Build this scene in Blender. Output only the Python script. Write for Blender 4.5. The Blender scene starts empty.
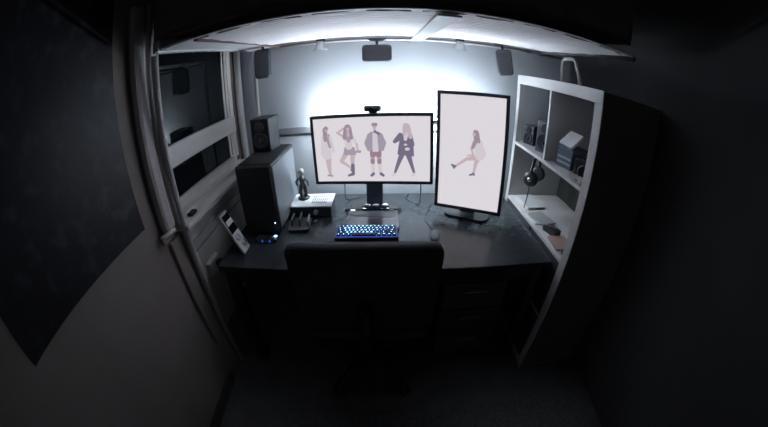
import bpy, bmesh, math, random
from mathutils import Vector, Matrix
random.seed(7)
PI = math.pi
S = bpy.context.scene
COL = S.collection

# ------------------------------------------------------------------ camera
cd = bpy.data.cameras.new('camera')
cam = bpy.data.objects.new('camera', cd); COL.objects.link(cam)
cd.type = 'PANO'; cd.sensor_width = 36; cd.sensor_fit = 'HORIZONTAL'
cd.clip_start = .02
LENS = 306.54 * 36 / 768
for holder in (cd, getattr(cd, 'cycles', None)):
    if holder is None: continue
    for k, v in (('panorama_type', 'FISHEYE_EQUISOLID'), ('fisheye_lens', LENS), ('fisheye_fov', 3.8)):
        try: setattr(holder, k, v)
        except Exception: pass
pit, yaw, rol = .4803, -.0035, -.0113
Fw = Vector((-math.sin(yaw)*math.cos(pit), math.cos(yaw)*math.cos(pit), -math.sin(pit)))
Rt0 = Vector((math.cos(yaw), math.sin(yaw), 0)); Up0 = Rt0.cross(Fw)
Rt = Rt0*math.cos(rol) + Up0*math.sin(rol); Up = Up0*math.cos(rol) - Rt0*math.sin(rol)
M = Matrix((Rt, Up, -Fw)).transposed().to_4x4(); M.translation = Vector((-.0406, -1.7798, 1.4999))
cam.matrix_world = M
S.camera = cam

# ------------------------------------------------------------------ world: added dim fill light from behind the camera
TUBE_STRENGTH = 150
SCREEN_STRENGTH = .80
w = bpy.data.worlds.new('world'); S.world = w; w.use_nodes = True
nt = w.node_tree; nt.nodes.clear()
wo = nt.nodes.new('ShaderNodeOutputWorld'); bg = nt.nodes.new('ShaderNodeBackground')
tc = nt.nodes.new('ShaderNodeTexCoord'); sx = nt.nodes.new('ShaderNodeSeparateXYZ')
mr = nt.nodes.new('ShaderNodeMapRange')
mr.inputs['From Min'].default_value = .1; mr.inputs['From Max'].default_value = -.7
mr.inputs['To Min'].default_value = 0.0; mr.inputs['To Max'].default_value = .034
nt.links.new(tc.outputs['Generated'], sx.inputs[0]); nt.links.new(sx.outputs['Y'], mr.inputs['Value'])
nt.links.new(mr.outputs[0], bg.inputs['Strength']); nt.links.new(bg.outputs[0], wo.inputs[0])
bg.inputs['Color'].default_value = (.95, .95, 1, 1)
vs = S.view_settings
vs.view_transform = 'Standard'; vs.look = 'None'; vs.gamma = 1; vs.exposure = 0; vs.use_curve_mapping = False
try: S.cycles.max_bounces = 8
except Exception: pass

# ------------------------------------------------------------------ materials
MATS = {}
def mat(name, col, rough=.5, metal=0, spec=.5, noise=0, nscale=20, bump=0, bscale=200, emit=None, es=0, wave=None, coat=0):
    if name in MATS: return MATS[name]
    m = bpy.data.materials.new(name); m.use_nodes = True; t = m.node_tree
    b = t.nodes['Principled BSDF']
    b.inputs['Base Color'].default_value = (*col, 1); b.inputs['Roughness'].default_value = rough
    b.inputs['Metallic'].default_value = metal; b.inputs['Specular IOR Level'].default_value = spec
    b.inputs['Coat Weight'].default_value = coat
    tcn = t.nodes.new('ShaderNodeTexCoord')
    if noise:
        n = t.nodes.new('ShaderNodeTexNoise'); n.inputs['Scale'].default_value = nscale; n.inputs['Detail'].default_value = 4
        t.links.new(tcn.outputs['Object'], n.inputs['Vector'])
        r = t.nodes.new('ShaderNodeValToRGB')
        r.color_ramp.elements[0].position = .3; r.color_ramp.elements[1].position = .7
        r.color_ramp.elements[0].color = (*[max(0, c*(1-noise)) for c in col], 1)
        r.color_ramp.elements[1].color = (*[min(1, c*(1+noise)) for c in col], 1)
        t.links.new(n.outputs['Fac'], r.inputs[0]); t.links.new(r.outputs[0], b.inputs['Base Color'])
    if wave:
        wv = t.nodes.new('ShaderNodeTexWave'); wv.bands_direction = wave[0]; wv.inputs['Scale'].default_value = wave[1]
        wv.inputs['Distortion'].default_value = wave[2]; wv.inputs['Detail'].default_value = 3
        t.links.new(tcn.outputs['Object'], wv.inputs['Vector'])
        r = t.nodes.new('ShaderNodeValToRGB')
        r.color_ramp.elements[0].color = (*[c*wave[3] for c in col], 1); r.color_ramp.elements[1].color = (*col, 1)
        r.color_ramp.elements[0].position = .0; r.color_ramp.elements[1].position = .35
        t.links.new(wv.outputs['Fac'], r.inputs[0]); t.links.new(r.outputs[0], b.inputs['Base Color'])
        bp = t.nodes.new('ShaderNodeBump'); bp.inputs['Strength'].default_value = .3; bp.inputs['Distance'].default_value = .01
        t.links.new(wv.outputs['Fac'], bp.inputs['Height']); t.links.new(bp.outputs[0], b.inputs['Normal'])
    elif bump:
        n2 = t.nodes.new('ShaderNodeTexNoise'); n2.inputs['Scale'].default_value = bscale
        t.links.new(tcn.outputs['Object'], n2.inputs['Vector'])
        bp = t.nodes.new('ShaderNodeBump'); bp.inputs['Strength'].default_value = bump; bp.inputs['Distance'].default_value = .004
        t.links.new(n2.outputs['Fac'], bp.inputs['Height']); t.links.new(bp.outputs[0], b.inputs['Normal'])
    if emit:
        b.inputs['Emission Color'].default_value = (*emit, 1); b.inputs['Emission Strength'].default_value = es
    MATS[name] = m; return m
def lit(name, col, strength=1.0):
    if name in MATS: return MATS[name]
    m = mat(name, (.01, .01, .01), .3, emit=col, es=strength); return m
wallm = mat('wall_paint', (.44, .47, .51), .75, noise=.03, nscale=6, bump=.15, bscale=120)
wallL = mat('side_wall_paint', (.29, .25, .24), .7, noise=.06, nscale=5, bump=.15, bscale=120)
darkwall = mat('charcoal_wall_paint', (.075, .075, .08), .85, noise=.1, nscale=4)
floorm = mat('dark_floor', (.11, .11, .115), .55, noise=.25, nscale=8)
whitep = mat('white_paint', (.66, .63, .61), .4, noise=.03, nscale=15)
postm = mat('white_tube_paint', (.55, .54, .54), .3)
birch = mat('white_foil_shelf', (.60, .59, .59), .45, noise=.03, nscale=12)
blk = mat('black_plastic', (.028, .029, .033), .4, noise=.1, nscale=60, bump=.1, bscale=600)
gloss = mat('black_gloss', (.015, .016, .02), .12)
deskm = mat('black_desk_top', (.032, .038, .044), .27, noise=.15, nscale=25, bump=.04, bscale=300)
case = mat('black_case_metal', (.04, .045, .055), .38, spec=.8, bump=.08, bscale=500)
fab = mat('black_mesh_fabric', (.06, .06, .07), .8, bump=.4, bscale=500)
steel = mat('brushed_steel', (.55, .56, .58), .3, metal=1)
grey = mat('grey_plastic', (.22, .23, .25), .5, noise=.05)
silver = mat('silver_top', (.75, .76, .78), .35)
netm = mat('white_bed_mesh', (.95, .91, .95), .7, wave=('Y', 11, 6, .84))
mattm = mat('mauve_brown_ticking', (.15, .085, .09), .85, noise=.2, nscale=30, bump=.3, bscale=200)
sheetm = mat('dark_bedding', (.17, .15, .16), .9, noise=.2, nscale=12, bump=.4, bscale=40)
bezel = mat('monitor_bezel', (.05, .058, .075), .35, bump=.05)  # dark plastic, lifted slightly towards blue-grey to carry the lamp flare
cone = mat('speaker_cone', (.07, .075, .085), .45)
skinm = mat('bone_white', (.42, .40, .39), .5)
nightm = mat('night_outside', (.004, .005, .006), .9)
glassm = mat('window_glass', (.006, .008, .010), .03, spec=.28)
whitesc = lit('screen_white', (.89, .85, .90), SCREEN_STRENGTH)
ledblue = lit('blue_led', (.04, .16, 1.0), .7)
ledlegend = lit('legend_led', (.3, .6, 1.0), 6)
ledwhite = lit('white_led', (.8, .9, 1.0), 2.5)
tubem = lit('lamp_tube', (.80, .91, 1.0), TUBE_STRENGTH)

# ------------------------------------------------------------------ mesh builder
class MB:
    def __init__(s): s.bm = bmesh.new(); s.mats = []
    def _mi(s, m):
        if m is None: m = s.mats[0] if s.mats else blk
        if m not in s.mats: s.mats.append(m)
        return s.mats.index(m)
    def faces(s, vs, fs, m=None, smooth=False):
        i = s._mi(m); bv = [s.bm.verts.new(v) for v in vs]
        for f in fs:
            try: q = s.bm.faces.new([bv[k] for k in f]); q.material_index = i; q.smooth = smooth
            except ValueError: pass
        return s
    def box(s, lo, hi, m=None, R=None, bev=0):
        x0, y0, z0 = lo; x1, y1, z1 = hi
        if bev:
            b = min(bev, .49*min(x1-x0, y1-y0, z1-z0))
            t = bmesh.new(); bmesh.ops.create_cube(t, size=1)
            for v in t.verts: v.co = Vector(((x0+x1)/2+v.co.x*(x1-x0), (y0+y1)/2+v.co.y*(y1-y0), (z0+z1)/2+v.co.z*(z1-z0)))
            bmesh.ops.bevel(t, geom=t.edges[:], offset=b, segments=2, affect='EDGES', profile=.5)
            vs = [v.co.copy() for v in t.verts]; t.verts.index_update()
            fs = [[v.index for v in f.verts] for f in t.faces]; t.free()
        else:
            vs = [Vector((x, y, z)) for z in (z0, z1) for y in (y0, y1) for x in (x0, x1)]
            fs = [(0,2,3,1),(4,5,7,6),(0,1,5,4),(2,6,7,3),(0,4,6,2),(1,3,7,5)]
        if R: vs = [R @ v for v in vs]
        return s.faces(vs, fs, m)
    def tube(s, pts, r, m=None, n=12, caps=True):
        pts = [Vector(p) for p in pts]; N = len(pts)
        rs = r if isinstance(r, (list, tuple)) else [r]*N
        vs = []; prev = None
        for i, p in enumerate(pts):
            t = (pts[min(i+1, N-1)] - pts[max(i-1, 0)])
            t = t.normalized() if t.length > 1e-9 else Vector((0, 0, 1))
            if prev is None:
                a = Vector((0, 0, 1)) if abs(t.z) < .9 else Vector((1, 0, 0)); u = t.cross(a).normalized()
            else:
                u = (prev - t*prev.dot(t)); u = u.normalized() if u.length > 1e-6 else t.orthogonal().normalized()
            prev = u; v = t.cross(u)
            vs += [p + (u*math.cos(2*PI*k/n) + v*math.sin(2*PI*k/n))*rs[i] for k in range(n)]
        fs = [(i*n+k, i*n+(k+1) % n, (i+1)*n+(k+1) % n, (i+1)*n+k) for i in range(N-1) for k in range(n)]
        if caps: fs += [tuple(range(n-1, -1, -1)), tuple((N-1)*n+k for k in range(n))]
        return s.faces(vs, fs, m, True)
    def lathe(s, prof, c, m=None, n=24, R=None):
        c = Vector(c); vs = []
        for r, z in prof:
            for k in range(n):
                v = Vector((r*math.cos(2*PI*k/n), r*math.sin(2*PI*k/n), z))
                vs.append(c + (R @ v if R else v))
        fs = [(i*n+k, i*n+(k+1) % n, (i+1)*n+(k+1) % n, (i+1)*n+k) for i in range(len(prof)-1) for k in range(n)]
        fs += [tuple(range(n-1, -1, -1)), tuple((len(prof)-1)*n+k for k in range(n))]
        return s.faces(vs, fs, m, True)
    def prism(s, poly, y0, y1, m=None, axis='y'):
        # poly in (a,b); extruded along axis
        def P(a, b, h): return {'y': (a, h, b), 'z': (a, b, h), 'x': (h, a, b)}[axis]
        n = len(poly); vs = [P(a, b, y0) for a, b in poly] + [P(a, b, y1) for a, b in poly]
        fs = [tuple(range(n)), tuple(range(2*n-1, n-1, -1))] + [(k, n+k, n+(k+1) % n, (k+1) % n) for k in range(n)]
        return s.faces(vs, fs, m)
    def ball(s, c, r, m=None, n=16, sc=(1, 1, 1)):
        prof = [(math.sin(PI*(i+.01)/(n*.5+.02))*r, -math.cos(PI*(i+.01)/(n*.5+.02))*r) for i in range(n//2+1)]
        c = Vector(c); vs = []
        for a, z in prof:
            for k in range(n): vs.append(c+Vector((a*math.cos(2*PI*k/n)*sc[0], a*math.sin(2*PI*k/n)*sc[1], z*sc[2])))
        fs = [(i*n+k, i*n+(k+1) % n, (i+1)*n+(k+1) % n, (i+1)*n+k) for i in range(len(prof)-1) for k in range(n)]
        fs += [tuple(range(n-1, -1, -1)), tuple((len(prof)-1)*n+k for k in range(n))]
        return s.faces(vs, fs, m, True)
    def build(s, name, m=None, parent=None, loc=None, fix=True):
        if m is not None and not s.mats: s.mats = [m]
        if fix: bmesh.ops.recalc_face_normals(s.bm, faces=s.bm.faces[:])
        me = bpy.data.meshes.new(name); s.bm.to_mesh(me); s.bm.free()
        for x in s.mats: me.materials.append(x)
        o = bpy.data.objects.new(name, me); COL.objects.link(o)
        if parent: o.parent = parent
        if loc: o.location = loc
        return o
def tag(o, label, cat, group=None, kind=None):
    if label: o['label'] = label
    if cat: o['category'] = cat
    if group: o['group'] = group
    if kind: o['kind'] = kind
    return o
def thing(name, label, cat, loc=(0,0,0), rot=(0,0,0), group=None):
    o = bpy.data.objects.new(name, None); COL.objects.link(o); o.empty_display_size = .05
    o.location = loc; o.rotation_euler = rot; return tag(o, label, cat, group)
def struct(o): o['kind'] = 'structure'; return o
def copy_tree(o, parent=None):
    c = o.copy(); COL.objects.link(c); c.parent = parent
    for ch in list(o.children): copy_tree(ch, c)
    return c
def rrect(w, h, r, n=5, cx=0, cy=0):
    out = []
    for sx_, sy_, a0 in ((1,1,0),(-1,1,90),(-1,-1,180),(1,-1,270)):
        for k in range(n+1):
            a = math.radians(a0+90*k/n); out.append((cx+sx_*(w/2-r)+r*math.cos(a), cy+sy_*(h/2-r)+r*math.sin(a)))
    return out

# ------------------------------------------------------------------ room shell
ZW = 2.5
struct(MB().box((-1.1, -3.0, -.06), (2.2, .1, 0), floorm).build('floor'))
struct(MB().box((-1.1, 0, 0), (1.25, .1, ZW), wallm).build('wall_back'))
b = MB()   # left wall with the window opening y -0.78..-0.07, z 0.98..1.9
XW = -.93
for lo, hi in (((XW-.14, -3.0, 0), (XW, -.80, ZW)), ((XW-.14, -.05, 0), (XW, 0, ZW)), ((XW-.14, -.80, 0), (XW, -.05, .90)), ((XW-.14, -.80, 1.9), (XW, -.05, ZW))):
    b.box(lo, hi, wallL)
struct(b.build('wall_left'))
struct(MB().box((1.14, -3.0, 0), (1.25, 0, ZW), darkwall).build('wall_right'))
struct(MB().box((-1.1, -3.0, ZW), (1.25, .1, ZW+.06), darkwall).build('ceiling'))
# window
win = thing('window_1', None, None, (0, 0, 0)); win['kind'] = 'structure'
XG = -.965
fr = MB()
fr.box((XG-.02, -.80, 1.19), (XG+.025, -.05, 1.288), whitep, bev=.004)       # broad middle rail
fr.box((XG-.02, -.80, .90), (XG+.02, -.05, 1.045), whitep, bev=.004)
fr.box((XG-.02, -.10, 1.0), (XG+.02, -.05, 1.9), whitep, bev=.004)
fr.box((XG-.02, -.80, 1.0), (XG+.02, -.755, 1.9), whitep, bev=.004)
fr.box((XG-.02, -.80, 1.84), (XG+.02, -.05, 1.9), whitep, bev=.004)
fr.build('window_frame', parent=win)
sash = MB(); sash.box((XG-.012, -.145, 1.04), (XG+.008, -.125, 1.84), whitep, bev=.002).box((XG-.012, -.12, 1.04), (XG+.014, -.10, 1.84), whitep, bev=.002)
sash.build('sash', parent=win)
MB().box((XG-.006, -.76, 1.03), (XG, -.09, 1.86), glassm).build('glass_pane', parent=win)
sill = MB().box((XG, -.86, .945), (-.845, -.02, .972), whitep, bev=.006).box((XG, -.86, .972), (-.90, -.02, 1.0), whitep, bev=.004)
sill.build('sill', parent=win)
MB().box((-.898, -.78, .974), (-.868, -.73, .99), blk, bev=.004).build('window_handle', parent=win)
struct(MB().box((-1.12, -.9, .8), (-1.08, 0, 2.0), nightm).build('exterior_night'))
# ledge panels below the sill, casing beside the window
tr = MB()
tr.box((XW, -.80, .86), (-.895, -.02, .935), whitep, bev=.005).box((XW, -.80, .80), (-.905, -.02, .85), whitep, bev=.005).box((XW, -.93, .30), (-.912, -.805, .93), wallL, bev=.004).box((XW, -.80, .30), (-.91, -.02, .79), whitep, bev=.004)
tr.build('trim_1')['kind'] = 'structure'
cs_ = mat('casing_paint', (.5, .48, .48), .28)
tr = MB().box((XW, -.955, .985), (-.885, -.88, 1.9), cs_, bev=.02).tube([(-.89, -.865, .985), (-.89, -.865, 1.9)], .013, cs_)
tr.build('trim_2')['kind'] = 'structure'
MB().tube([(-.905, -.03, .5), (-.905, -.03, 1.9)], .022, postm, 16).build('trim_3')['kind'] = 'structure'
for nm, lo, hi in (('baseboard_left', (XW, -3, 0), (XW+.015, -.96, .08)), ('baseboard_back', (-.92, -.015, 0), (.74, 0, .08))):
    struct(MB().box(lo, hi, darkwall, bev=.003).build(nm))
tag(MB().box((-.55, -2.6, 0), (1.05, -1.1, .012), mat('dark_rug', (.13, .13, .135), .95, noise=.3, nscale=60, bump=.6, bscale=300), bev=.004).build('rug'),
    'dark flat rug lying on the floor in front of the desk', 'rug')

# ------------------------------------------------------------------ loft bed
bed = thing('loft_bed', 'white tube loft bed with pale mesh underside spanning above the desk', 'bed')
ZB = 1.67
MB().box((-.80, -.934, ZB+.003), (.86, -.918, ZB+.0065), mat('rail_white', (.85, .84, .86), .4)).build('front_rail', parent=bed)
MB().tube([(-.80, -.03, ZB), (1.12, -.03, ZB)], .009, postm, 12).build('rear_rail', parent=bed)
MB().box((-.82, -.92, ZB), (-.79, -.02, ZB+.05), postm, bev=.005).build('end_rail', parent=bed)
MB().tube([(.87, -.925, ZB), (.87, -.03, ZB)], .012, darkwall, 12).build('end_rail', parent=bed)
MB().box((-.635, -.91, ZB-.004), (-.615, -.05, ZB+.016), mattm, bev=.004).build('cross_beam', parent=bed)
MB().box((.115, -.926, ZB-.012), (.185, -.04, ZB-.006), postm, bev=.003).build('cross_beam', parent=bed)
MB().box((-.79, -.90, ZB+.006), (-.645, -.04, ZB+.02), silver, bev=.004).build('end_panel', parent=bed)
def net(x0, x1):
    m = MB(); nx, ny = 100, 30; y0, y1 = -.900, -.185; vs = []
    for j in range(ny+1):
        for i in range(nx+1):
            x = x0+(x1-x0)*i/nx; t = j/ny; y = y0+(y1-y0)*t
            if j == 0: y += .004 - .010*(.5+.5*math.cos(2*PI*x/.11))**3
            z = ZB+.003 - .006*math.sin(PI*t) + .0015*math.sin(x*23+y*9)*math.sin(y*40)
            vs.append((x, y, z))
    fs = [(j*(nx+1)+i, j*(nx+1)+i+1, (j+1)*(nx+1)+i+1, (j+1)*(nx+1)+i) for j in range(ny) for i in range(nx)]
    return m.faces(vs, fs, netm, True).build('suspension_mesh', parent=bed)
net(-.61, .85)
x = -.56
while x < .84:
    MB().box((x-.015, -.918, ZB+.0035), (x+.015, -.885, ZB+.006), MATS['rail_white']).build('lacing_tab', parent=bed); x += .155
rear_leg = MB().tube([(-.783, -.03, 0), (-.783, -.03, ZB)], .012, postm, 14).build('post', parent=bed)
MB().tube([(-.903, -.815, 0), (-.899, -.822, .6), (-.872, -.85, 1.2), (-.835, -.89, ZB)], .0155, postm, 16).build('post', parent=bed)
arch = [(.93, -.30, 1.515), (.93, -.30, 1.61), (.931, -.305, 1.635), (.935, -.325, 1.648), (.94, -.36, 1.652), (.945, -.38, 1.652), (.948, -.395, 1.648), (.949, -.408, 1.635), (.949, -.415, 1.61), (.949, -.455, 1.515)]
MB().tube(arch, .011, postm, 12).build('arch_support', parent=bed)
mt = MB(); mt.box((-.79, -.910, ZB+.045), (.87, -.03, ZB+.19), mattm, bev=.03)
tag(mt.build('mattress'), 'mattress lying on the loft bed, mauve brown ticking seen through gaps', 'mattress')
# duvet hanging over the front
dv = MB(); vs = []; nx = 50
prof = [(-.921, ZB+.046), (-.925, ZB+.08), (-.94, ZB+.2), (-.93, ZB+.30), (-.7, ZB+.32), (-.1, ZB+.31), (-.05, ZB+.22), (-.1, ZB+.2), (-.88, ZB+.2), (-.917, ZB+.19)]
for i in range(nx+1):
    x = -.81+1.67*i/nx
    for j, (y, z) in enumerate(prof):
        vs.append((x, y+.006*math.sin(x*31+j), z+.008*math.sin(x*17+j*2)*(0 if j in (0,) else 1)))
k = len(prof)
fs = [(i*k+j, i*k+(j+1) % k, (i+1)*k+(j+1) % k, (i+1)*k+j) for i in range(nx) for j in range(k)] + [tuple(range(k)), tuple(nx*k+j for j in range(k-1, -1, -1))]
tag(dv.faces(vs, fs, sheetm, True).build('duvet'), 'dark duvet on the loft bed hanging over its front edge', 'bedding')

# ------------------------------------------------------------------ lamp behind the monitor
tag(MB().box((-.70, -.028, 1.128), (.35, 0, 1.165), grey, bev=.003).build('wall_raceway'), 'grey horizontal cable trunking on the wall behind the monitors', 'cable trunking')
lamp = thing('strip_lamp', 'glowing white tube lamp on wall arms hidden behind the wide monitor', 'lamp', (.07, -.125, 1.205))
MB().box((-.50, -.030, -.012), (.50, -.018, .012), postm, bev=.002).build('housing', parent=lamp)
for s_ in (-1, 1): MB().box((s_*.49-.010, -.018, -.014), (s_*.49+.010, .014, .014), postm, bev=.003).build('end_cap', parent=lamp)
for s_ in (-1, 1): MB().box((s_*.33-.008, -.018, -.03), (s_*.33+.008, .125, -.018), postm, bev=.002).build('wall_arm', parent=lamp)
MB().tube([(-.48, 0, 0), (.48, 0, 0)], .011, tubem, 16).build('tube', parent=lamp)

# ------------------------------------------------------------------ desk
desk = thing('desk', 'wide black desk under the loft bed', 'desk', (0, 0, 0))
MB().box((-.80, -.80, .70), (.735, -.03, .73), deskm, bev=.004).build('desktop', parent=desk)
for x in (-.765, .68):
    for y in (-.75, -.08): MB().box((x-.025, y-.025, 0), (x+.025, y+.025, .70), deskm, bev=.004).build('leg', parent=desk)
MB().box((-.74, -.77, .62), (.655, -.75, .70), deskm, bev=.002).build('apron', parent=desk)
MB().box((-.74, -.09, .15), (.655, -.07, .70), blk, bev=.002).build('under_desk_shade_panel', parent=desk)  # added black panel, stands in for shade on the wall under the desk
dr = thing('drawer_unit', 'dark drawer unit standing under the right end of the desk', 'drawers', (.40, -.45, 0))
MB().box((-.17, -.26, .03), (.17, .26, .60), blk, bev=.005).build('body', parent=dr)
for i in range(3):
    z = .05+.18*i
    d_ = MB().box((-.16, -.28, z), (.16, -.262, z+.165), mat('drawer_front', (.07, .07, .07), .5), bev=.004).build('drawer', parent=dr)
    MB().box((-.06, -.30, z+.12), (.06, -.281, z+.132), grey, bev=.003).build('handle', parent=d_)
for x in (-.14, .14):
    for y in (-.22, .22): MB().ball((x, y, .0155), .015, blk).build('foot', parent=dr)

# ------------------------------------------------------------------ pictures shown on the screens
INK = {'skin': (.62, .48, .52), 'hair': (.38, .29, .36), 'pale': (.72, .65, .71), 'dark': (.20, .17, .26), 'mid': (.40, .35, .44), 'red': (.36, .24, .31), 'blond': (.58, .50, .54)}
def ink(k): return lit('picture_'+k, INK[k], SCREEN_STRENGTH*1.1)
def picture(parent, cx, cz, h, strokes, name='figure_picture', flip=1):
    """strokes: ('l', ink, [(x,z,r)...]) tapered polyline; ('e', ink, x,z,rx,rz) ellipse; ('p', ink, pts) polygon. unit: figure height 1, feet at 0"""
    m = MB(); lay = 0
    for st in strokes:
        lay += 1; y = -.0006-.00006*lay
        if st[0] == 'e':
            _, c, ex, ez, rx, rz = st
            pts = [(cx+flip*h*(ex+rx*math.cos(2*PI*k/20)), y, cz+h*(ez+rz*math.sin(2*PI*k/20))) for k in range(20)]
            m.faces(pts, [tuple(range(20))], ink(c))
        elif st[0] == 'p':
            pts = [(cx+flip*h*a, y, cz+h*b) for a, b in st[2]]; m.faces(pts, [tuple(range(len(pts)))], ink(st[1]))
        else:
            P_ = st[2]
            for (ax, az, ar), (bx, bz, br) in zip(P_[:-1], P_[1:]):
                d = Vector((bx-ax, bz-az)); 
                if d.length < 1e-6: continue
                d.normalize(); n = Vector((-d.y, d.x)); q = []
                a0 = math.atan2(n.y, n.x)
                for k in range(7): a = a0+PI*k/6; q.append((ax+ar*math.cos(a), az+ar*math.sin(a)))
                for k in range(7): a = a0+PI+PI*k/6; q.append((bx+br*math.cos(a), bz+br*math.sin(a)))
                pts = [(cx+flip*h*a, y, cz+h*b) for a, b in q]; m.faces(pts, [tuple(range(len(pts)))], ink(st[1]))
    return m.build(name, parent=parent, fix=False)
def L(c, *p): return ('l', c, list(p))
FIG_A = [L('skin', (-.03,.50,.042), (-.02,.28,.03), (.0,.05,.018)), L('skin', (.03,.50,.042), (.02,.28,.03), (.02,.05,.018)), L('mid', (-.01,.03,.022), (.05,.015,.018)), L('mid', (0,.04,.015), (-.04,.02,.014)),
         L('pale', (-.02,.78,.075), (-.02,.44,.10)), L('mid', (.02,.80,.05), (.06,.60,.035)), L('pale', (-.07,.77,.03), (-.11,.45,.028)), L('pale', (.07,.77,.03), (.12,.50,.026)), L('skin', (0,.86,.02), (0,.80,.03)),
         L('hair', (-.02,.92,.045), (-.03,.72,.03)), ('e', 'skin', .01, .92, .032, .045), L('hair', (.0,.955,.035), (.03,.95,.02))]
FIG_B = [L('skin', (-.05,.46,.05), (-.16,.30,.035), (-.02,.20,.022), (.03,.14,.02)), L('skin', (.06,.46,.05), (.05,.25,.034)), L('dark', (.05,.22,.036), (.05,.05,.03), (-.04,.02,.022)), L('dark', (.02,.13,.022), (.06,.06,.02)),
         ('p', 'mid', [(-.12,.42), (.13,.42), (.10,.57), (-.08,.57)]), L('pale', (.0,.74,.075), (.0,.58,.065)), L('mid', (.0,.72,.05), (.0,.68,.03)), L('pale', (.08,.76,.03), (.15,.62,.025)), L('skin', (.15,.62,.02), (.16,.50,.018)), L('mid', (.12,.48,.02), (.20,.48,.025)),
         L('skin', (-.08,.77,.026), (-.20,.84,.02), (-.08,.92,.018)), L('hair', (-.03,.92,.045), (-.07,.74,.035)), L('hair', (.03,.92,.04), (.06,.74,.03)), L('skin', (0,.86,.02), (0,.8,.03)), ('e', 'skin', 0, .92, .034, .045), L('hair', (-.02,.96,.03), (.02,.96,.03))]
FIG_C = [L('skin', (-.055,.46,.05), (-.06,.26,.036), (-.055,.06,.025)), L('skin', (.055,.46,.05), (.06,.26,.036), (.075,.06,.025)), L('pale', (-.06,.22,.036), (-.058,.10,.03)), L('pale', (.06,.22,.036), (.07,.10,.03)), L('red', (-.06,.30,.038), (-.06,.27,.038)), L('red', (.06,.30,.038), (.06,.27,.038)),
         L('dark', (-.055,.05,.028), (-.09,.02,.026)), L('dark', (.08,.05,.028), (.12,.02,.026)), L('red', (-.045,.46,.055), (-.05,.40,.052)), L('red', (.045,.46,.055), (.05,.40,.052)),
         L('mid', (-.05,.76,.065), (-.06,.56,.065)), L('mid', (.05,.76,.065), (.06,.56,.065)), ('p', 'pale', [(-.04,.80), (.04,.80), (.055,.46), (-.055,.46)]), L('mid', (-.10,.76,.035), (-.16,.62,.033), (-.12,.50,.028)), L('mid', (.10,.76,.035), (.16,.62,.033), (.12,.50,.028)),
         L('skin', (0,.86,.022), (0,.82,.03)), ('e', 'skin', 0, .91, .036, .046), L('hair', (-.025,.95,.03), (.025,.95,.03)), L('dark', (.0,.83,.02), (.07,.78,.02))]
FIG_D = [L('dark', (-.04,.44,.052), (-.12,.24,.034), (-.18,.07,.022)), L('dark', (.06,.44,.052), (.12,.24,.034), (.17,.07,.022)), L('pale', (-.18,.05,.024), (-.22,.02,.02)), L('pale', (.17,.05,.024), (.14,.02,.022)),
         ('p', 'dark', [(-.13,.42), (.17,.38), (.16,.62), (.10,.82), (-.06,.80), (-.10,.60)]), L('dark', (-.07,.78,.04), (-.17,.66,.035), (-.06,.72,.03)), L('dark', (.10,.78,.04), (.14,.60,.04)), L('pale', (.03,.80,.045), (.02,.70,.03)), ('e', 'pale', .05, .52, .045, .03), ('e', 'pale', .02, .60, .03, .02),
         L('blond', (.02,.93,.045), (.0,.80,.03)), L('blond', (.06,.93,.045), (.11,.74,.035)), ('e', 'skin', .035, .92, .033, .044), L('blond', (.01,.96,.03), (.06,.96,.03))]
FIG_E = [L('skin', (.10,.42,.06), (-.14,.36,.035), (-.38,.17,.022)), L('skin', (.10,.42,.06), (.06,.26,.036), (.03,.06,.022)), L('dark', (-.38,.17,.026), (-.46,.20,.018), (-.40,.13,.02)), L('dark', (.03,.05,.026), (-.05,.02,.018)), L('dark', (.03,.07,.02), (.05,.03,.016)),
         L('pale', (.06,.74,.085), (.14,.46,.10)), L('pale', (.12,.74,.06), (.2,.50,.07)), L('skin', (.0,.74,.03), (-.05,.60,.025), (-.0,.46,.02)), L('pale', (.04,.76,.035), (.0,.62,.03)), L('skin', (.02,.86,.022), (.04,.80,.03)), L('skin', (-.02,.46,.02), (-.12,.44,.016)),
         L('hair', (.03,.94,.055), (.04,.78,.045), (-.02,.62,.03)), L('hair', (.05,.93,.05), (.10,.76,.035)), ('e', 'skin', -.005, .91, .034, .046), L('hair', (.01,.965,.035), (.04,.96,.04))]

# ------------------------------------------------------------------ monitors
def panel(t, W, H, bz=.016, th=.035, tilt=(0, 0)):
    fr_ = MB()
    outer = rrect(W, H, .006, 3); 
    fr_.box((-W/2, -.0, -H/2), (-W/2+bz, th, H/2), bezel, bev=.003).box((W/2-bz, 0, -H/2), (W/2, th, H/2), bezel, bev=.003)
    fr_.box((-W/2, 0, H/2-bz), (W/2, th, H/2), bezel, bev=.003).box((-W/2, 0, -H/2), (W/2, th, -H/2+bz), bezel, bev=.003)
    fr_.build('bezel', parent=t)
    MB().box((-W/2+.01, .012, -H/2+.01), (W/2-.01, th+.022, H/2-.01), blk, bev=.012).build('rear_shell', parent=t)
    sc = MB().box((-W/2+bz-.002, .004, -H/2+bz-.002), (W/2-bz+.002, .010, H/2-bz+.002), whitesc).build('screen', parent=t)
    sc['label'] = 'lit pale pinkish screen'
    for o in t.children: o.rotation_euler = (tilt[0], tilt[1], 0)
    return sc
mon = thing('monitor', 'wide landscape monitor showing four standing figures on a pale screen', 'monitor', (-.096, -.314, 1.092), (0, 0, -.117))
sc = panel(mon, .614, .365, tilt=(-.031, -.029))
for fx, F, hh in ((-.225, FIG_A, .272), (-.112, FIG_B, .275), (.022, FIG_C, .282), (.165, FIG_D, .275)):
    p_ = picture(sc, fx, -.141, hh, F); p_.location.y = .004
MB().box((-.046, .085, -.35), (.046, .105, .02), mat('stand_bloom_grey', (.10, .115, .135), .4), bev=.006).build('neck', parent=mon)  # neck tone lifted to blue-grey, lamp bloom put into the colour
MB().box((-.075, .034, -.07), (.075, .062, .07), blk, bev=.008).build('mount', parent=mon)
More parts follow.
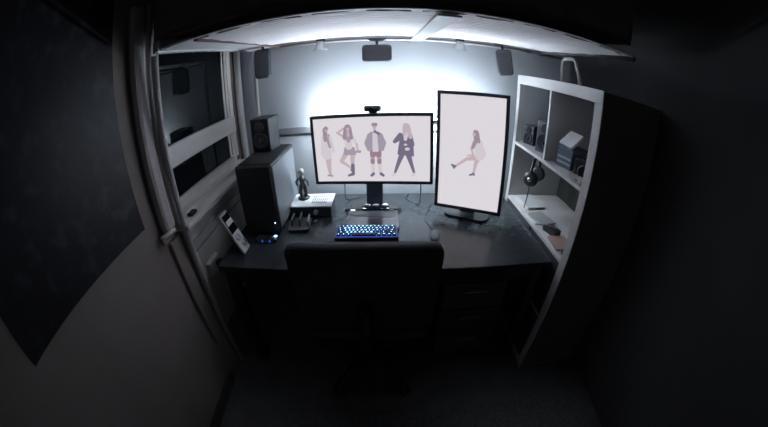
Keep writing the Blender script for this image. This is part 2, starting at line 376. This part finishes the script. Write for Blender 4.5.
bb = MB().prism(rrect(.26, .19, .05, 6, 0, .05), -.3612, -.350, blk, 'z').build('stand_base', parent=mon)
MB().box((-.009, -.0015, -.1795), (.009, 0, -.1745), grey).build('brand_mark', parent=mon)
por = thing('monitor', 'tall portrait monitor showing one seated figure, angled towards the chair', 'monitor', (.392, -.38, 1.094), (0, 0, -.46))
sc = panel(por, .36, .61, .018, tilt=(-.058, -.035))
p_ = picture(sc, .012, -.115, .235, FIG_E); p_.location.y = .004
MB().box((-.04, .062, -.353), (.04, .085, .05), blk, bev=.006).build('neck', parent=por)
MB().box((-.06, .034, -.06), (.06, .06, .06), blk, bev=.008).build('mount', parent=por)
MB().prism(rrect(.25, .17, .05, 6, 0, .08), -.3632, -.352, blk, 'z').build('stand_base', parent=por)

wc = thing('webcam', 'small dark webcam sitting on top of the wide monitor', 'webcam', (-.085, -.292, 1.281), (0, 0, -.117))
MB().box((-.042, -.018, .002), (.042, .02, .03), blk, bev=.009).build('body', parent=wc)
MB().lathe([(.009, 0), (.011, .003), (.006, .004), (.001, .004)], (0, -.018, .016), gloss, 16, Matrix.Rotation(PI/2, 3, 'X')).build('lens', parent=wc)
MB().box((-.02, -.012, -.004), (.02, .045, .003), blk, bev=.0015).box((-.02, .036, -.045), (.02, .042, .0), blk, bev=.0015).build('clip', parent=wc)
ma = thing('silver_desk_ornament', 'metallic lumpy ornament resting on the wide monitor stand', 'ornament', (-.08, -.268, .7425))
MB().box((-.075, -.02, 0), (.075, .015, .012), gloss, bev=.005).build('tray', parent=ma)
for x in (-.045, .0, .05): MB().ball((x, -.003, .022), .013, steel, 14, (1.5, .9, .8)).build('knob', parent=ma)

# ------------------------------------------------------------------ on the desk
ZD = .73
tb = thing('graphics_tablet', 'flat black glossy tablet behind the glowing keyboard, reflecting the screen', 'tablet', (-.095, -.385, ZD+.0025), (.0, 0, 0))
MB().box((-.135, -.10, 0), (.135, .10, .008), mat('tablet_surface', (.085, .07, .08), .2, spec=1), bev=.003).build('surface', parent=tb)  # pinkish base colour carries the screen's reflection on the black tablet
br = MB().box((-.155, .10, .001), (.155, .116, .014), mat('matte_black', (.02, .02, .022), .85, spec=.2), bev=.004).build('hinge_bar', parent=tb)
for x in (-.11, .10): MB().box((x-.012, .0985, .010), (x+.012, .1, .015), ledwhite if x < 0 else grey).build('button', parent=br)
for x in (-.12, .12): MB().box((x-.01, .102, -.0022), (x+.01, .114, .001), blk).build('foot', parent=tb)

kb = thing('keyboard', 'compact black keyboard with glowing blue keys at the desk front', 'keyboard', (-.12, -.525, ZD+.001))
MB().box((-.150, -.053, 0), (.150, .053, .018), blk, bev=.004).build('case', parent=kb)
MB().box((-.143, -.046, .0181), (.143, .046, .0195), ledblue).build('backlight', parent=kb)
rows = [('`1234567890-=', [1]*13+[2]), ('qwertyuiop[]\\', None), ('asdfghjkl;\'', None), ('zxcvbnm,./', None), ('', None)]
layout = [
    [(c, 1) for c in '`1234567890-='] + [('<', 2)],
    [('>', 1.5)] + [(c, 1) for c in 'QWERTYUIOP[]'] + [('\\', 1.5)],
    [('^', 1.75)] + [(c, 1) for c in "ASDFGHJKL;'"] + [('<', 2.25)],
    [('^', 2.25)] + [(c, 1) for c in 'ZXCVBNM,./'] + [('^', 2.75)],
    [('*', 1.25), ('*', 1.25), ('*', 1.25), ('', 6.25), ('*', 1.25), ('*', 1.25), ('=', 1.25), ('*', 1.25)]]
capm = mat('keycap', (.02, .02, .025), .5)
for r_, row in enumerate(layout):
    xx = -.1425
    for ch, ww in row:
        W_ = ww*.019; cx, cy = xx+W_/2, .038-.019*r_; xx += W_
        a, h_ = W_/2-.0018, .0078; t0, t1 = a-.0018, h_-.0015
        kk = MB(); kk.faces([(-a,-h_,0),(a,-h_,0),(a,h_,0),(-a,h_,0),(-t0,-t1,.008),(t0,-t1,.008),(t0,t1,.008),(-t0,t1,.008)], [(3,2,1,0),(4,5,6,7),(0,1,5,4),(1,2,6,5),(2,3,7,6),(3,0,4,7)], capm)
        ko = kk.build('key', parent=kb, loc=(cx, cy, .021))
        if ch:
            tcu = bpy.data.curves.new('key_legend', 'FONT'); tcu.body = ch; tcu.size = .0115; tcu.align_x = 'CENTER'; tcu.align_y = 'CENTER'; tcu.extrude = .0001; tcu.offset = .0003
            to = bpy.data.objects.new('key_legend', tcu); COL.objects.link(to); to.parent = ko; to.location = (0, 0, .0083); tcu.materials.append(ledlegend)
            me_ = bpy.data.meshes.new_from_object(to); bpy.data.objects.remove(to); lg = bpy.data.objects.new('key_legend', me_); COL.objects.link(lg); lg.parent = ko; lg.location = (0, 0, .0083)
ms = thing('mouse', 'small dark mouse beside the keyboard, behind the chair back', 'mouse', (.20, -.575, ZD+.001), (0, 0, -.1))
MB().ball((0, 0, .0205), .025, grey, 20, (1, 1.75, .8)).build('shell', parent=ms)
MB().tube([(0, .016, .036), (0, .028, .032)], .004, steel).build('scroll_wheel', parent=ms)
def curve_pts(ctrl, n=40):
    out = []; P_ = [Vector(c) for c in ctrl]; P_ = [P_[0]]+P_+[P_[-1]]
    for i in range(1, len(P_)-2):
        for k in range(n//len(ctrl)+2):
            t = k/(n//len(ctrl)+2); a, b_, c, d = P_[i-1:i+3]
            out.append(.5*((2*b_)+(-a+c)*t+(2*a-5*b_+4*c-d)*t*t+(-a+3*b_-3*c+d)*t**3))
    out.append(P_[-1]); return out
MB().tube(curve_pts([(0, .05, .012), (-.02, .12, .003), (-.04, .2, .003), (-.02, .30, .003), (.0, .38, .003)]), .002, blk, 6).build('cable', parent=ms)
for nm, pts, lb in (('power_cable', [(-.25, -.26, .93), (-.252, -.20, .86), (-.255, -.15, .75), (-.20, -.1, .733), (-.1, -.06, .733)], 'thin dark cable hanging behind the left part of the wide monitor'),
                    ('power_cable', [(.16, -.27, .95), (.17, -.22, .80), (.16, -.2, .735), (.10, -.12, .733), (.12, -.05, .733)], 'thin dark cable running down between the two monitors')):
    tag(MB().tube(curve_pts(pts), .0028, blk, 8).build(nm), lb, 'cable')

amp = thing('audio_receiver', 'flat audio box with white top and vents left of the wide monitor', 'audio equipment', (-.43, -.255, ZD))
MB().box((-.113, -.085, .006), (.113, .075, .062), case, bev=.003).build('body', parent=amp)
tp = MB().box((-.116, -.088, .0625), (.116, .078, .070), silver, bev=.002).build('top_plate', parent=amp); tp['label'] = 'pale silver top plate'
vn = MB()
for j in range(3):
    for i in range(8): vn.box((.0+i*.011, -.05+j*.036, .0702), (.007+i*.011, -.022+j*.036, .0708), grey)
vn.build('vent', parent=amp)
MB().lathe([(.013, 0), (.013, .014), (.011, .016), (.001, .016)], (.03, -.085, .036), steel, 20, Matrix.Rotation(PI/2, 3, 'X')).build('volume_knob', parent=amp)
for x in (-.095, .095):
    for y in (-.07, .06): MB().lathe([(.009, 0), (.010, .006)], (x, y, 0), blk, 12).build('foot', parent=amp)

fg = thing('figurine', 'small dark figurine with pale round head standing on the audio box', 'figurine', (-.487, -.235, ZD+.070))
bd = MB()
bd.lathe([(.034, 0), (.036, .006), (.03, .012), (.012, .016)], (0, 0, 0), blk, 20)
bd.tube([(-.012, 0, .012), (-.016, -.004, .04), (-.011, -.002, .07), (-.002, 0, .085)], [.009, .010, .012, .014], blk)
bd.tube([(.014, -.006, .012), (.018, -.008, .04), (.012, -.004, .07), (.002, 0, .085)], [.009, .010, .012, .014], blk)
bd.tube([(0, 0, .075), (0, 0, .095), (0, .001, .118), (0, 0, .13), (0, 0, .14)], [.015, .013, .019, .014, .006], cone)
bd.tube([(-.018, 0, .122), (-.034, -.004, .10), (-.024, -.018, .085)], [.007, .006, .005], cone)
bd.tube([(.018, 0, .122), (.032, -.002, .10), (.036, -.012, .078)], [.007, .006, .005], cone)
bd.build('body', parent=fg)
hd = MB(); hd.ball((0, -.001, .160), .0175, skinm, 18, (1, 1.05, 1.2)); hd.ball((-.0075, -.019, .163), .0045, blk, 8); hd.ball((.0075, -.019, .163), .0045, blk, 8); hd.box((-.006, -.0205, .149), (.006, -.014, .152), blk)
hd.build('head', parent=fg)['label'] = 'pale head'

dk = thing('charging_dock', 'black cradle with upright fins in front of the audio box', 'dock', (-.47, -.435, ZD), (0, 0, .1))
MB().prism(rrect(.115, .135, .022, 5), 0, .018, blk, 'z').build('tray', parent=dk)
for x in (-.042, 0.0, .042): MB().box((x-.005, -.035, .018), (x+.005, .055, .05 if x else .06), grey if x > .01 else blk, bev=.004, R=Matrix.Rotation(.12, 3, 'Y')).build('fin', parent=dk)

tw = thing('computer_tower', 'large black computer tower standing on the left end of the desk', 'computer', (-.648, -.315, ZD))
MB().box((-.097, -.195, .012), (.097, .185, .366), blk, bev=.006).build('case', parent=tw)
MB().box((-.092, -.206, .016), (.092, -.1955, .362), blk, bev=.004).build('front_panel', parent=tw)
MB().box((.0972, -.185, .03), (.1005, .175, .352), mat('side_panel_metal', (.30, .33, .36), .45, metal=.4), bev=.001).build('side_panel', parent=tw)
MB().box((-.085, -.18, .366), (.085, .17, .3705), mat('matte_black', (.02, .02, .022), .85, spec=.2), bev=.002).build('top_grille', parent=tw)
for x in (-.07, .07):
    for y in (-.17, .16): MB().box((x-.02, y-.02, 0), (x+.02, y+.02, .0115), blk, bev=.003).build('foot', parent=tw)
MB().lathe([(.0035, 0), (.0035, .002), (.001, .003)], (.075, -.206, .07), ledwhite, 10, Matrix.Rotation(PI/2, 3, 'X')).build('power_light', parent=tw)
hub = thing('usb_hub', 'small hub with blue lights at the foot of the computer tower', 'usb hub', (-.61, -.575, ZD))
MB().box((-.055, -.022, 0), (.055, .022, .02), blk, bev=.004).build('body', parent=hub)
for i in range(5): MB().box((-.045+i*.02, -.0235, .007), (-.035+i*.02, -.022, .014), ledblue if i % 2 else grey).build('port', parent=hub)
for x, y, zz in ((.03, .0, .0235), (.045, .008, .0235)): MB().box((x-.006, y-.006, .0201), (x+.006, y+.006, zz), ledlegend if x > .04 else steel, bev=.001).build('plug', parent=hub)

def speaker(name, label, w_, d_, h_, loc, rz=0, group=None, light=cone):
    t = thing(name, label, 'speaker', loc, (0, 0, rz), group)
    MB().box((-w_/2, -d_/2, 0), (w_/2, d_/2, h_), blk, bev=.006).build('cabinet', parent=t)
    R_ = Matrix.Rotation(PI/2, 3, 'X')
    r1 = w_*.36; r2 = w_*.2
    MB().lathe([(r1*1.12, 0), (r1*1.12, .003), (r1, .004), (r1*.85, .001), (r1*.3, -.001), (r1*.28, .003), (.001, .006)], (0, -d_/2-.0005, h_*.34), light, 24, R_).build('woofer', parent=t)
    MB().lathe([(r2*1.2, 0), (r2*1.2, .003), (r2, .004), (r2*.6, .002), (.001, .005)], (0, -d_/2-.0005, h_*.76), light, 20, R_).build('tweeter', parent=t)
    return t
speaker('desk_speaker', 'black bookshelf speaker standing on top of the computer tower', .112, .13, .18, (-.672, -.225, ZD+.3708), -.1)

gd = thing('desk_gadget', 'slim white framed gadget with dark display leaning back at the desk left edge', 'gadget', (-.69, -.665, ZD+.003), (0, -.41, 0))
MB().box((-.008, -.036, 0), (.004, .036, .215), silver, bev=.003).build('frame', parent=gd)
MB().box((.0042, -.030, .11), (.006, .032, .205), gloss, bev=.0005).build('display', parent=gd)
MB().box((.0061, -.026, .150), (.0075, .028, .175), mat('bright_enamel', (.8, .8, .8), .3)).build('status_strip', parent=gd)
for y, z in ((-.008, .082), (.012, .040)): MB().lathe([(.018, 0), (.018, .004), (.010, .006), (.001, .006)], (.004, y, z), steel, 18, Matrix.Rotation(PI/2, 3, 'Y')).build('dial', parent=gd)
MB().tube([(-.009, 0, .17), (-.062, 0, .028)], .004, steel).build('prop', parent=gd)

# ------------------------------------------------------------------ left wall fittings
ps = MB().box((XW, -1.75, 1.06), (XW+.004, -1.037, 2.0), mat('poster_print', (.02, .02, .028), .5, noise=.9, nscale=14)).build('poster')  # poster enlarged upward and outward to keep the dim upper wall dark
m_ = MATS['poster_print']; rr = [n for n in m_.node_tree.nodes if n.type == 'VALTORGB'][0]
rr.color_ramp.elements[0].position = .52; rr.color_ramp.elements[1].position = .72; rr.color_ramp.elements[1].color = (.05, .052, .065, 1); rr.color_ramp.elements[0].color = (.014, .014, .02, 1)
tag(ps, 'dark poster with faint pale flecks hanging on the left wall', 'poster')
wb = thing('wall_bracket', 'white bar bracket on the left wall beside the bed post', 'bracket', (-.905, -.965, .985))
MB().box((-.005, -.025, -.03), (.012, .05, .0), wallL, bev=.004).build('plate', parent=wb)
MB().tube([(.02, -.035, .012), (.03, .05, .004)], .009, mat('bright_enamel', (.8, .8, .8), .3), 10).build('bar', parent=wb)
MB().tube([(-.005, 0, -.01), (.022, 0, .008)], .007, blk, 10).build('arm', parent=wb)
so = thing('wall_socket', 'white power socket with black plug on the panel below the window', 'socket', (-.909, -.70, .665))
MB().box((0, -.055, -.035), (.03, .055, .035), mat('socket_white', (.75, .75, .75), .4), bev=.005).build('plate', parent=so)
MB().box((.0305, -.005, -.02), (.06, .03, .02), blk, bev=.006).build('plug', parent=so)
MB().tube(curve_pts([(.05, .01, 0), (.07, .01, -.05), (.06, .0, -.2), (.04, .0, -.5), (.06, .05, -.63)]), .004, blk, 8).build('cable', parent=so)

# ------------------------------------------------------------------ speakers and spots below the bed
def hang(label, loc, w_, h_, rot, horizontal=False):
    t = thing('satellite_speaker', label, 'speaker', loc, rot, 'speakers hanging below the bed')
    body = MB(); d_ = .09
    vs = []; pr = rrect(w_, h_, .018, 4)
    for y, s_ in ((-.045, .86), (-.038, .97), (-.02, 1), (.03, .96), (.045, .85)):
        vs += [(a*s_, y, c*s_) for a, c in pr]
    n = len(pr); fs = [(i*n+k, i*n+(k+1) % n, (i+1)*n+(k+1) % n, (i+1)*n+k) for i in range(4) for k in range(n)] + [tuple(range(n)), tuple(4*n+k for k in range(n-1, -1, -1))]
    body.faces(vs, fs, mat('speaker_housing', (.03, .035, .048), .45), True).build('housing', parent=t)
    MB().prism([(a*.8, c*.8) for a, c in pr], -.0475, -.0452, fab).build('grille', parent=t)
    return t
def bracket(t, top):
    MB().tube([(0, .01, top-.012), (0, .012, top+.022)], .007, blk, 10).build('bracket_arm', parent=t)
    MB().prism([(-.03, top+.020), (.03, top+.020), (.055, top+.036), (-.055, top+.036)], -.02, .04, mat('bracket_metal', (.09, .10, .11), .4)).build('mount_plate', parent=t)
bracket(hang('narrow black speaker hanging below the bed at its left end', (-.675, -.17, 1.575), .088, .165, (0, 0, .25)), .082)
bracket(hang('wide black speaker hanging below the bed above the lamp glow', (-.062, -.15, 1.580), .152, .095, (.05, 0, 0)), .047)
bracket(hang('tilted black speaker hanging below the bed near the shelf unit', (.632, -.15, 1.572), .088, .150, (.1, -.16, -.3)), .078)
def spot(label, x, rot):
    t = thing('clip_spotlight', label, 'spotlight', (x, -.155, 1.640), rot, 'clip spotlights')
    t.scale = (1.15, 1.15, 1.15)
    MB().lathe([(.001, .022), (.014, .022), (.018, .014), (.026, -.012), (.036, -.024), (.034, -.0245), (.022, -.014), (.001, -.012)], (0, 0, 0), mat('shade_grey_white', (.5, .53, .55), .4), 22).build('shade', parent=t)
    MB().ball((0, 0, -.013), .014, skinm, 12, (1, 1, .6)).build('bulb', parent=t)
    MB().box((-.02, .0, .020), (.02, .03, .034), blk, bev=.003).build('clip', parent=t)
    return t
spot('small grey white spotlight below the bed left of the middle speaker', -.355, (.1, .0, 0))
spot('small grey white spotlight below the bed right of the middle speaker', .372, (.1, .05, 0))

# ------------------------------------------------------------------ shelf unit
X0, X1, Y0, Y1, ZT = .745, 1.13, -.887, -.097, 1.512
sh = thing('shelf_unit', 'tall white cube shelf unit standing on the floor right of the desk', 'shelf', (0, 0, 0))
MB().box((X0, Y0, ZT-.052), (X1, Y1, ZT), birch, bev=.001).build('top_board', parent=sh)
MB().box((X0, Y0, 0), (X1, Y0+.05, ZT-.0525), birch, bev=.001).build('side_board', parent=sh)
MB().box((X0+.002, Y0-.003, .01), (X1, Y0-.0002, ZT-.004), mat('end_shade_tone', (.14, .14, .15), .7), bev=.0008).build('end_panel', parent=sh)  # added dark sheet, stands in for shade on the shelf's near end
MB().box((X0, Y1-.035, 0), (X1, Y1, 1.112), birch, bev=.001).build('side_board', parent=sh)
for xa, xb in ((X0, X0+.035), (X1-.035, X1)): MB().box((xa, Y1-.035, 1.1121), (xb, Y1, ZT-.0525), birch, bev=.001).build('corner_post', parent=sh)
for z in (1.095, .745, .395, .0):
    MB().box((X0+.001, Y0+.0505, z), (X1, Y1-.0355, z+.017 if z else .05), birch, bev=.001).build('shelf_board', parent=sh)
ym = (Y0+Y1)/2+.005
MB().box((X0+.001, ym-.008, 1.1125), (X1, ym+.008, ZT-.0525), birch, bev=.001).build('divider', parent=sh)
MB().box((X1-.004, Y0+.051, .05), (X1-.001, Y1-.036, ZT-.053), mat('shelf_back', (.03, .03, .028), .7), bev=.0005).build('back_panel', parent=sh)
ZS = 1.1121
# things on the shelf
def shelfspk(label, w_, d_, h_, loc, rz): return speaker('shelf_speaker', label, w_, d_, h_, loc, rz, 'speakers in the shelf', mat('dark_cone', (.02, .023, .03), .6, spec=.2))
shelfspk('small dark blue black speaker in the upper shelf beside the far side board', .085, .10, .115, (.845, -.175, ZS), -1.2)
shelfspk('taller black speaker in the upper shelf beside the divider', .115, .13, .175, (.865, -.345, ZS), -1.2)
bx = thing('storage_box', 'blue grey ridged box in the near upper cell of the shelf', 'box', (.86, -.578, ZS), (0, 0, .25))
bxm = mat('blue_card', (.10, .14, .19), .6)
MB().box((-.06, -.05, 0), (.06, .05, .085), bxm, bev=.004).build('body', parent=bx)
MB().box((-.062, -.052, .0855), (.062, .052, .10), bxm, bev=.003).build('lid', parent=bx)
for z in (.02, .045): MB().box((-.0625, -.045, z), (-.0602, .045, z+.010), mat('pale_label', (.42, .46, .5), .6)).build('label_strip', parent=bx)
tag(MB().box((-.045, -.055, -.004), (.045, .055, .012), mat('card_white', (.78, .76, .80), .6), bev=.003, R=Matrix.Rotation(-.75, 3, 'Y')).build('white_card_box', loc=(.83, -.598, ZS+.135)), 'white card box lying tilted on the blue grey box', 'box')
lm = thing('camera', 'black camera lying in the near upper cell of the shelf', 'camera', (.87, -.70, ZS), (0, 0, -.9))
MB().box((-.06, -.025, 0), (.06, .025, .075), blk, bev=.008).build('body', parent=lm)
MB().lathe([(.028, 0), (.03, .02), (.028, .05), (.022, .052), (.001, .046)], (0, -.025, .036), gloss, 20, Matrix.Rotation(PI/2, 3, 'X')).build('lens', parent=lm)
MB().box((-.02, -.018, .0755), (.02, .018, .09), blk, bev=.004).build('viewfinder', parent=lm)
pp = MB(); vs = []
for i in range(9):
    for j in range(7): vs.append((-.05+.1*i/8, -.045+.09*j/6, .003+.012*abs(math.sin(i*1.3+j*.9))))
pp.faces(vs+[(v[0], v[1], v[2]+.002) for v in vs], [(j+7*i, j+1+7*i, j+8+7*i, j+7+7*i) for i in range(8) for j in range(6)]+[(63+j+7*i, 63+j+1+7*i, 63+j+8+7*i, 63+j+7+7*i) for i in range(8) for j in range(6)], mat('tissue', (.7, .7, .68), .9), True)
tag(pp.build('crumpled_paper', loc=(.80, -.765, ZS)), 'crumpled pale paper at the front of the near upper cell', 'paper')
# headphones hanging on the far lower opening
hp = thing('headphones', 'black over-ear headphones hanging below the middle shelf board', 'headphones', (.82, -.30, .965), (0, 0, .75))
arc = [(.078*math.cos(a), 0, .085*math.sin(a)) for a in [PI*k/24 for k in range(25)]]
MB().tube([(x, y, z+.02) for x, y, z in arc], .009, blk, 10).build('headband', parent=hp)
for s_ in (-1, 1):
    MB().lathe([(.030, -.02), (.043, -.016), (.045, .0), (.038, .014), (.02, .018), (.001, .018)], (s_*.072, 0, -.01), blk, 22, Matrix.Rotation(s_*PI/2, 3, 'Y')).build('ear_cup', parent=hp)
    MB().lathe([(.012, 0), (.012, .003), (.001, .003)], (s_*.090, 0, -.01), steel, 14, Matrix.Rotation(s_*PI/2, 3, 'Y')).build('badge', parent=hp)
MB().tube(curve_pts([(-.07, 0, -.05), (-.075, .0, -.12), (-.06, .01, -.18), (-.02, .02, -.215)]), .003, blk, 8).build('cable', parent=hp)
MB().tube([(0, 0, .112), (0, 0, .129)], .004, steel, 8).build('hook', parent=hp)
ZL = .7621
def book(name, label, lo, hi, col, loc, rz, cat='book', grp=None):
    t = thing(name, label, cat, loc, (0, 0, rz), grp)
    x0, y0, z0 = lo; x1, y1, z1 = hi
    c = mat('cover_'+name+str(int(col[0]*100)), col, .5)
    MB().box((x0+.003, y0+.003, z0+.003), (x1-.001, y1-.003, z1-.003), mat('page_edges', (.6, .58, .55), .8)).build('pages', parent=t)
    MB().box((x0, y0, z0), (x1, y1, z0+.0028), c).box((x0, y0, z1-.0028), (x1, y1, z1), c).box((x1-.0009, y0, z0+.0028), (x1, y1, z1-.0028), c).build('cover', parent=t)
    return t
book('notebook', 'white notebook lying flat at the far end of the lower shelf board', (-.06, -.09, 0), (.06, .09, .015), (.55, .56, .57), (.85, -.25, ZL), .05)
book('booklet', 'grey booklet lying in the middle of the lower shelf board', (-.05, -.07, 0), (.05, .07, .01), (.30, .31, .32), (.83, -.46, ZL), .2)
pg = thing('power_adapter', 'black power adapter lying on the lower shelf board', 'adapter', (.82, -.60, ZL), (0, 0, .3))
MB().box((-.03, -.045, 0), (.03, .045, .03), blk, bev=.006).build('body', parent=pg)
MB().tube(curve_pts([(0, .04, .012), (.01, .07, .005), (-.03, .10, .005), (-.02, .03, .035), (.0, -.03, .036)]), .003, grey, 8).build('cable', parent=pg)
book('pink_booklet', 'pale pink booklet at the near end of the lower shelf board', (-.05, -.06, 0), (.05, .06, .012), (.42, .27, .24), (.815, -.71, ZL), -.1)
tag(MB().prism(rrect(.05, .035, .012, 4), 0, .02, blk, 'z').build('small_case', loc=(.80, -.80, ZL)), 'tiny black case at the near end of the lower shelf board', 'case')

bins = 0  # bins added to turn the shaded lower cells black
for z0, hh, row in ((.4125, .325, 'middle'), (.0505, .337, 'bottom')):
    for y0_, y1_, side in ((Y0+.055, ym-.012, 'near'), (ym+.012, Y1-.04, 'far')):
        t = thing('added_dark_bin', 'added black bin darkening the %s cell of the shelf unit, %s' % ('nearer' if side == 'near' else 'farther', 'just below desk height' if row == 'middle' else 'lowest row by the floor'), 'added bin', ((X0+X1)/2-.002, (y0_+y1_)/2, z0), (0, 0, 0), 'added dark bins in the shelf unit')
        hw, hd_ = (X1-X0)/2-.006, (y1_-y0_)/2
        m = MB()
        for lo, hi in (((-hw, -hd_, 0), (hw, hd_, .01)), ((-hw, -hd_, .01), (-hw+.008, hd_, hh)), ((hw-.008, -hd_, .01), (hw, hd_, hh)), ((-hw+.008, -hd_, .01), (hw-.008, -hd_+.008, hh)), ((-hw+.008, hd_-.008, .01), (hw-.008, hd_, hh))): m.box(lo, hi, fab)
        m.build('body', parent=t)
        MB().box((-hw-.004, -.04, hh-.09), (-hw-.0005, .04, hh-.065), blk, bev=.001).build('handle', parent=t)

# ------------------------------------------------------------------ chair
ch = thing('office_chair', 'black office chair facing the desk, its back towards the camera', 'chair', (-.11, -.93, 0), (0, 0, 0))
bk = MB(); vs = []; pr = rrect(.545, .47, .045, 6)
def bow(x, z): return -.02 + .05*(x/.27)**2*.6 - .03*(z/.24)
lay = [(-.022, .96), (-.014, 1), (.014, 1), (.022, .95)]
for yy, s_ in lay: vs += [(a*s_, yy+bow(a, c), .735+c*s_-.012*(a/.27)**2) for a, c in pr]
n = len(pr); fs = [(i*n+k, i*n+(k+1) % n, (i+1)*n+(k+1) % n, (i+1)*n+k) for i in range(3) for k in range(n)] + [tuple(range(n)), tuple(3*n+k for k in range(n-1, -1, -1))]
bk.faces(vs, fs, fab, True).build('backrest', parent=ch)
MB().tube([(0, -.06, .70), (0, -.09, .55), (0, -.06, .43), (0, .1, .40)], [.028, .03, .03, .03], blk, 12).build('back_support', parent=ch)
MB().box((-.25, -.01, .43), (.25, .42, .50), fab, bev=.03).build('seat', parent=ch)
MB().tube([(0, .2, .10), (0, .2, .425)], .027, blk, 16).build('gas_column', parent=ch)
for k in range(5):
    a = 2*PI*k/5+.3; ex, ey = .29*math.cos(a), .2+.29*math.sin(a)
    MB().tube([(0, .2, .12), (ex*.5, .2+(ey-.2)*.5, .105), (ex, ey, .075)], [.03, .022, .016], blk, 10).build('base_leg', parent=ch)
    cs = MB().tube([(ex-.022*math.sin(a), ey+.022*math.cos(a), .029), (ex+.022*math.sin(a), ey-.022*math.cos(a), .029)], .0285, blk, 16).build('caster', parent=ch)
    MB().tube([(ex, ey, .03), (ex, ey, .08)], .008, blk, 8).build('caster_stem', parent=cs)
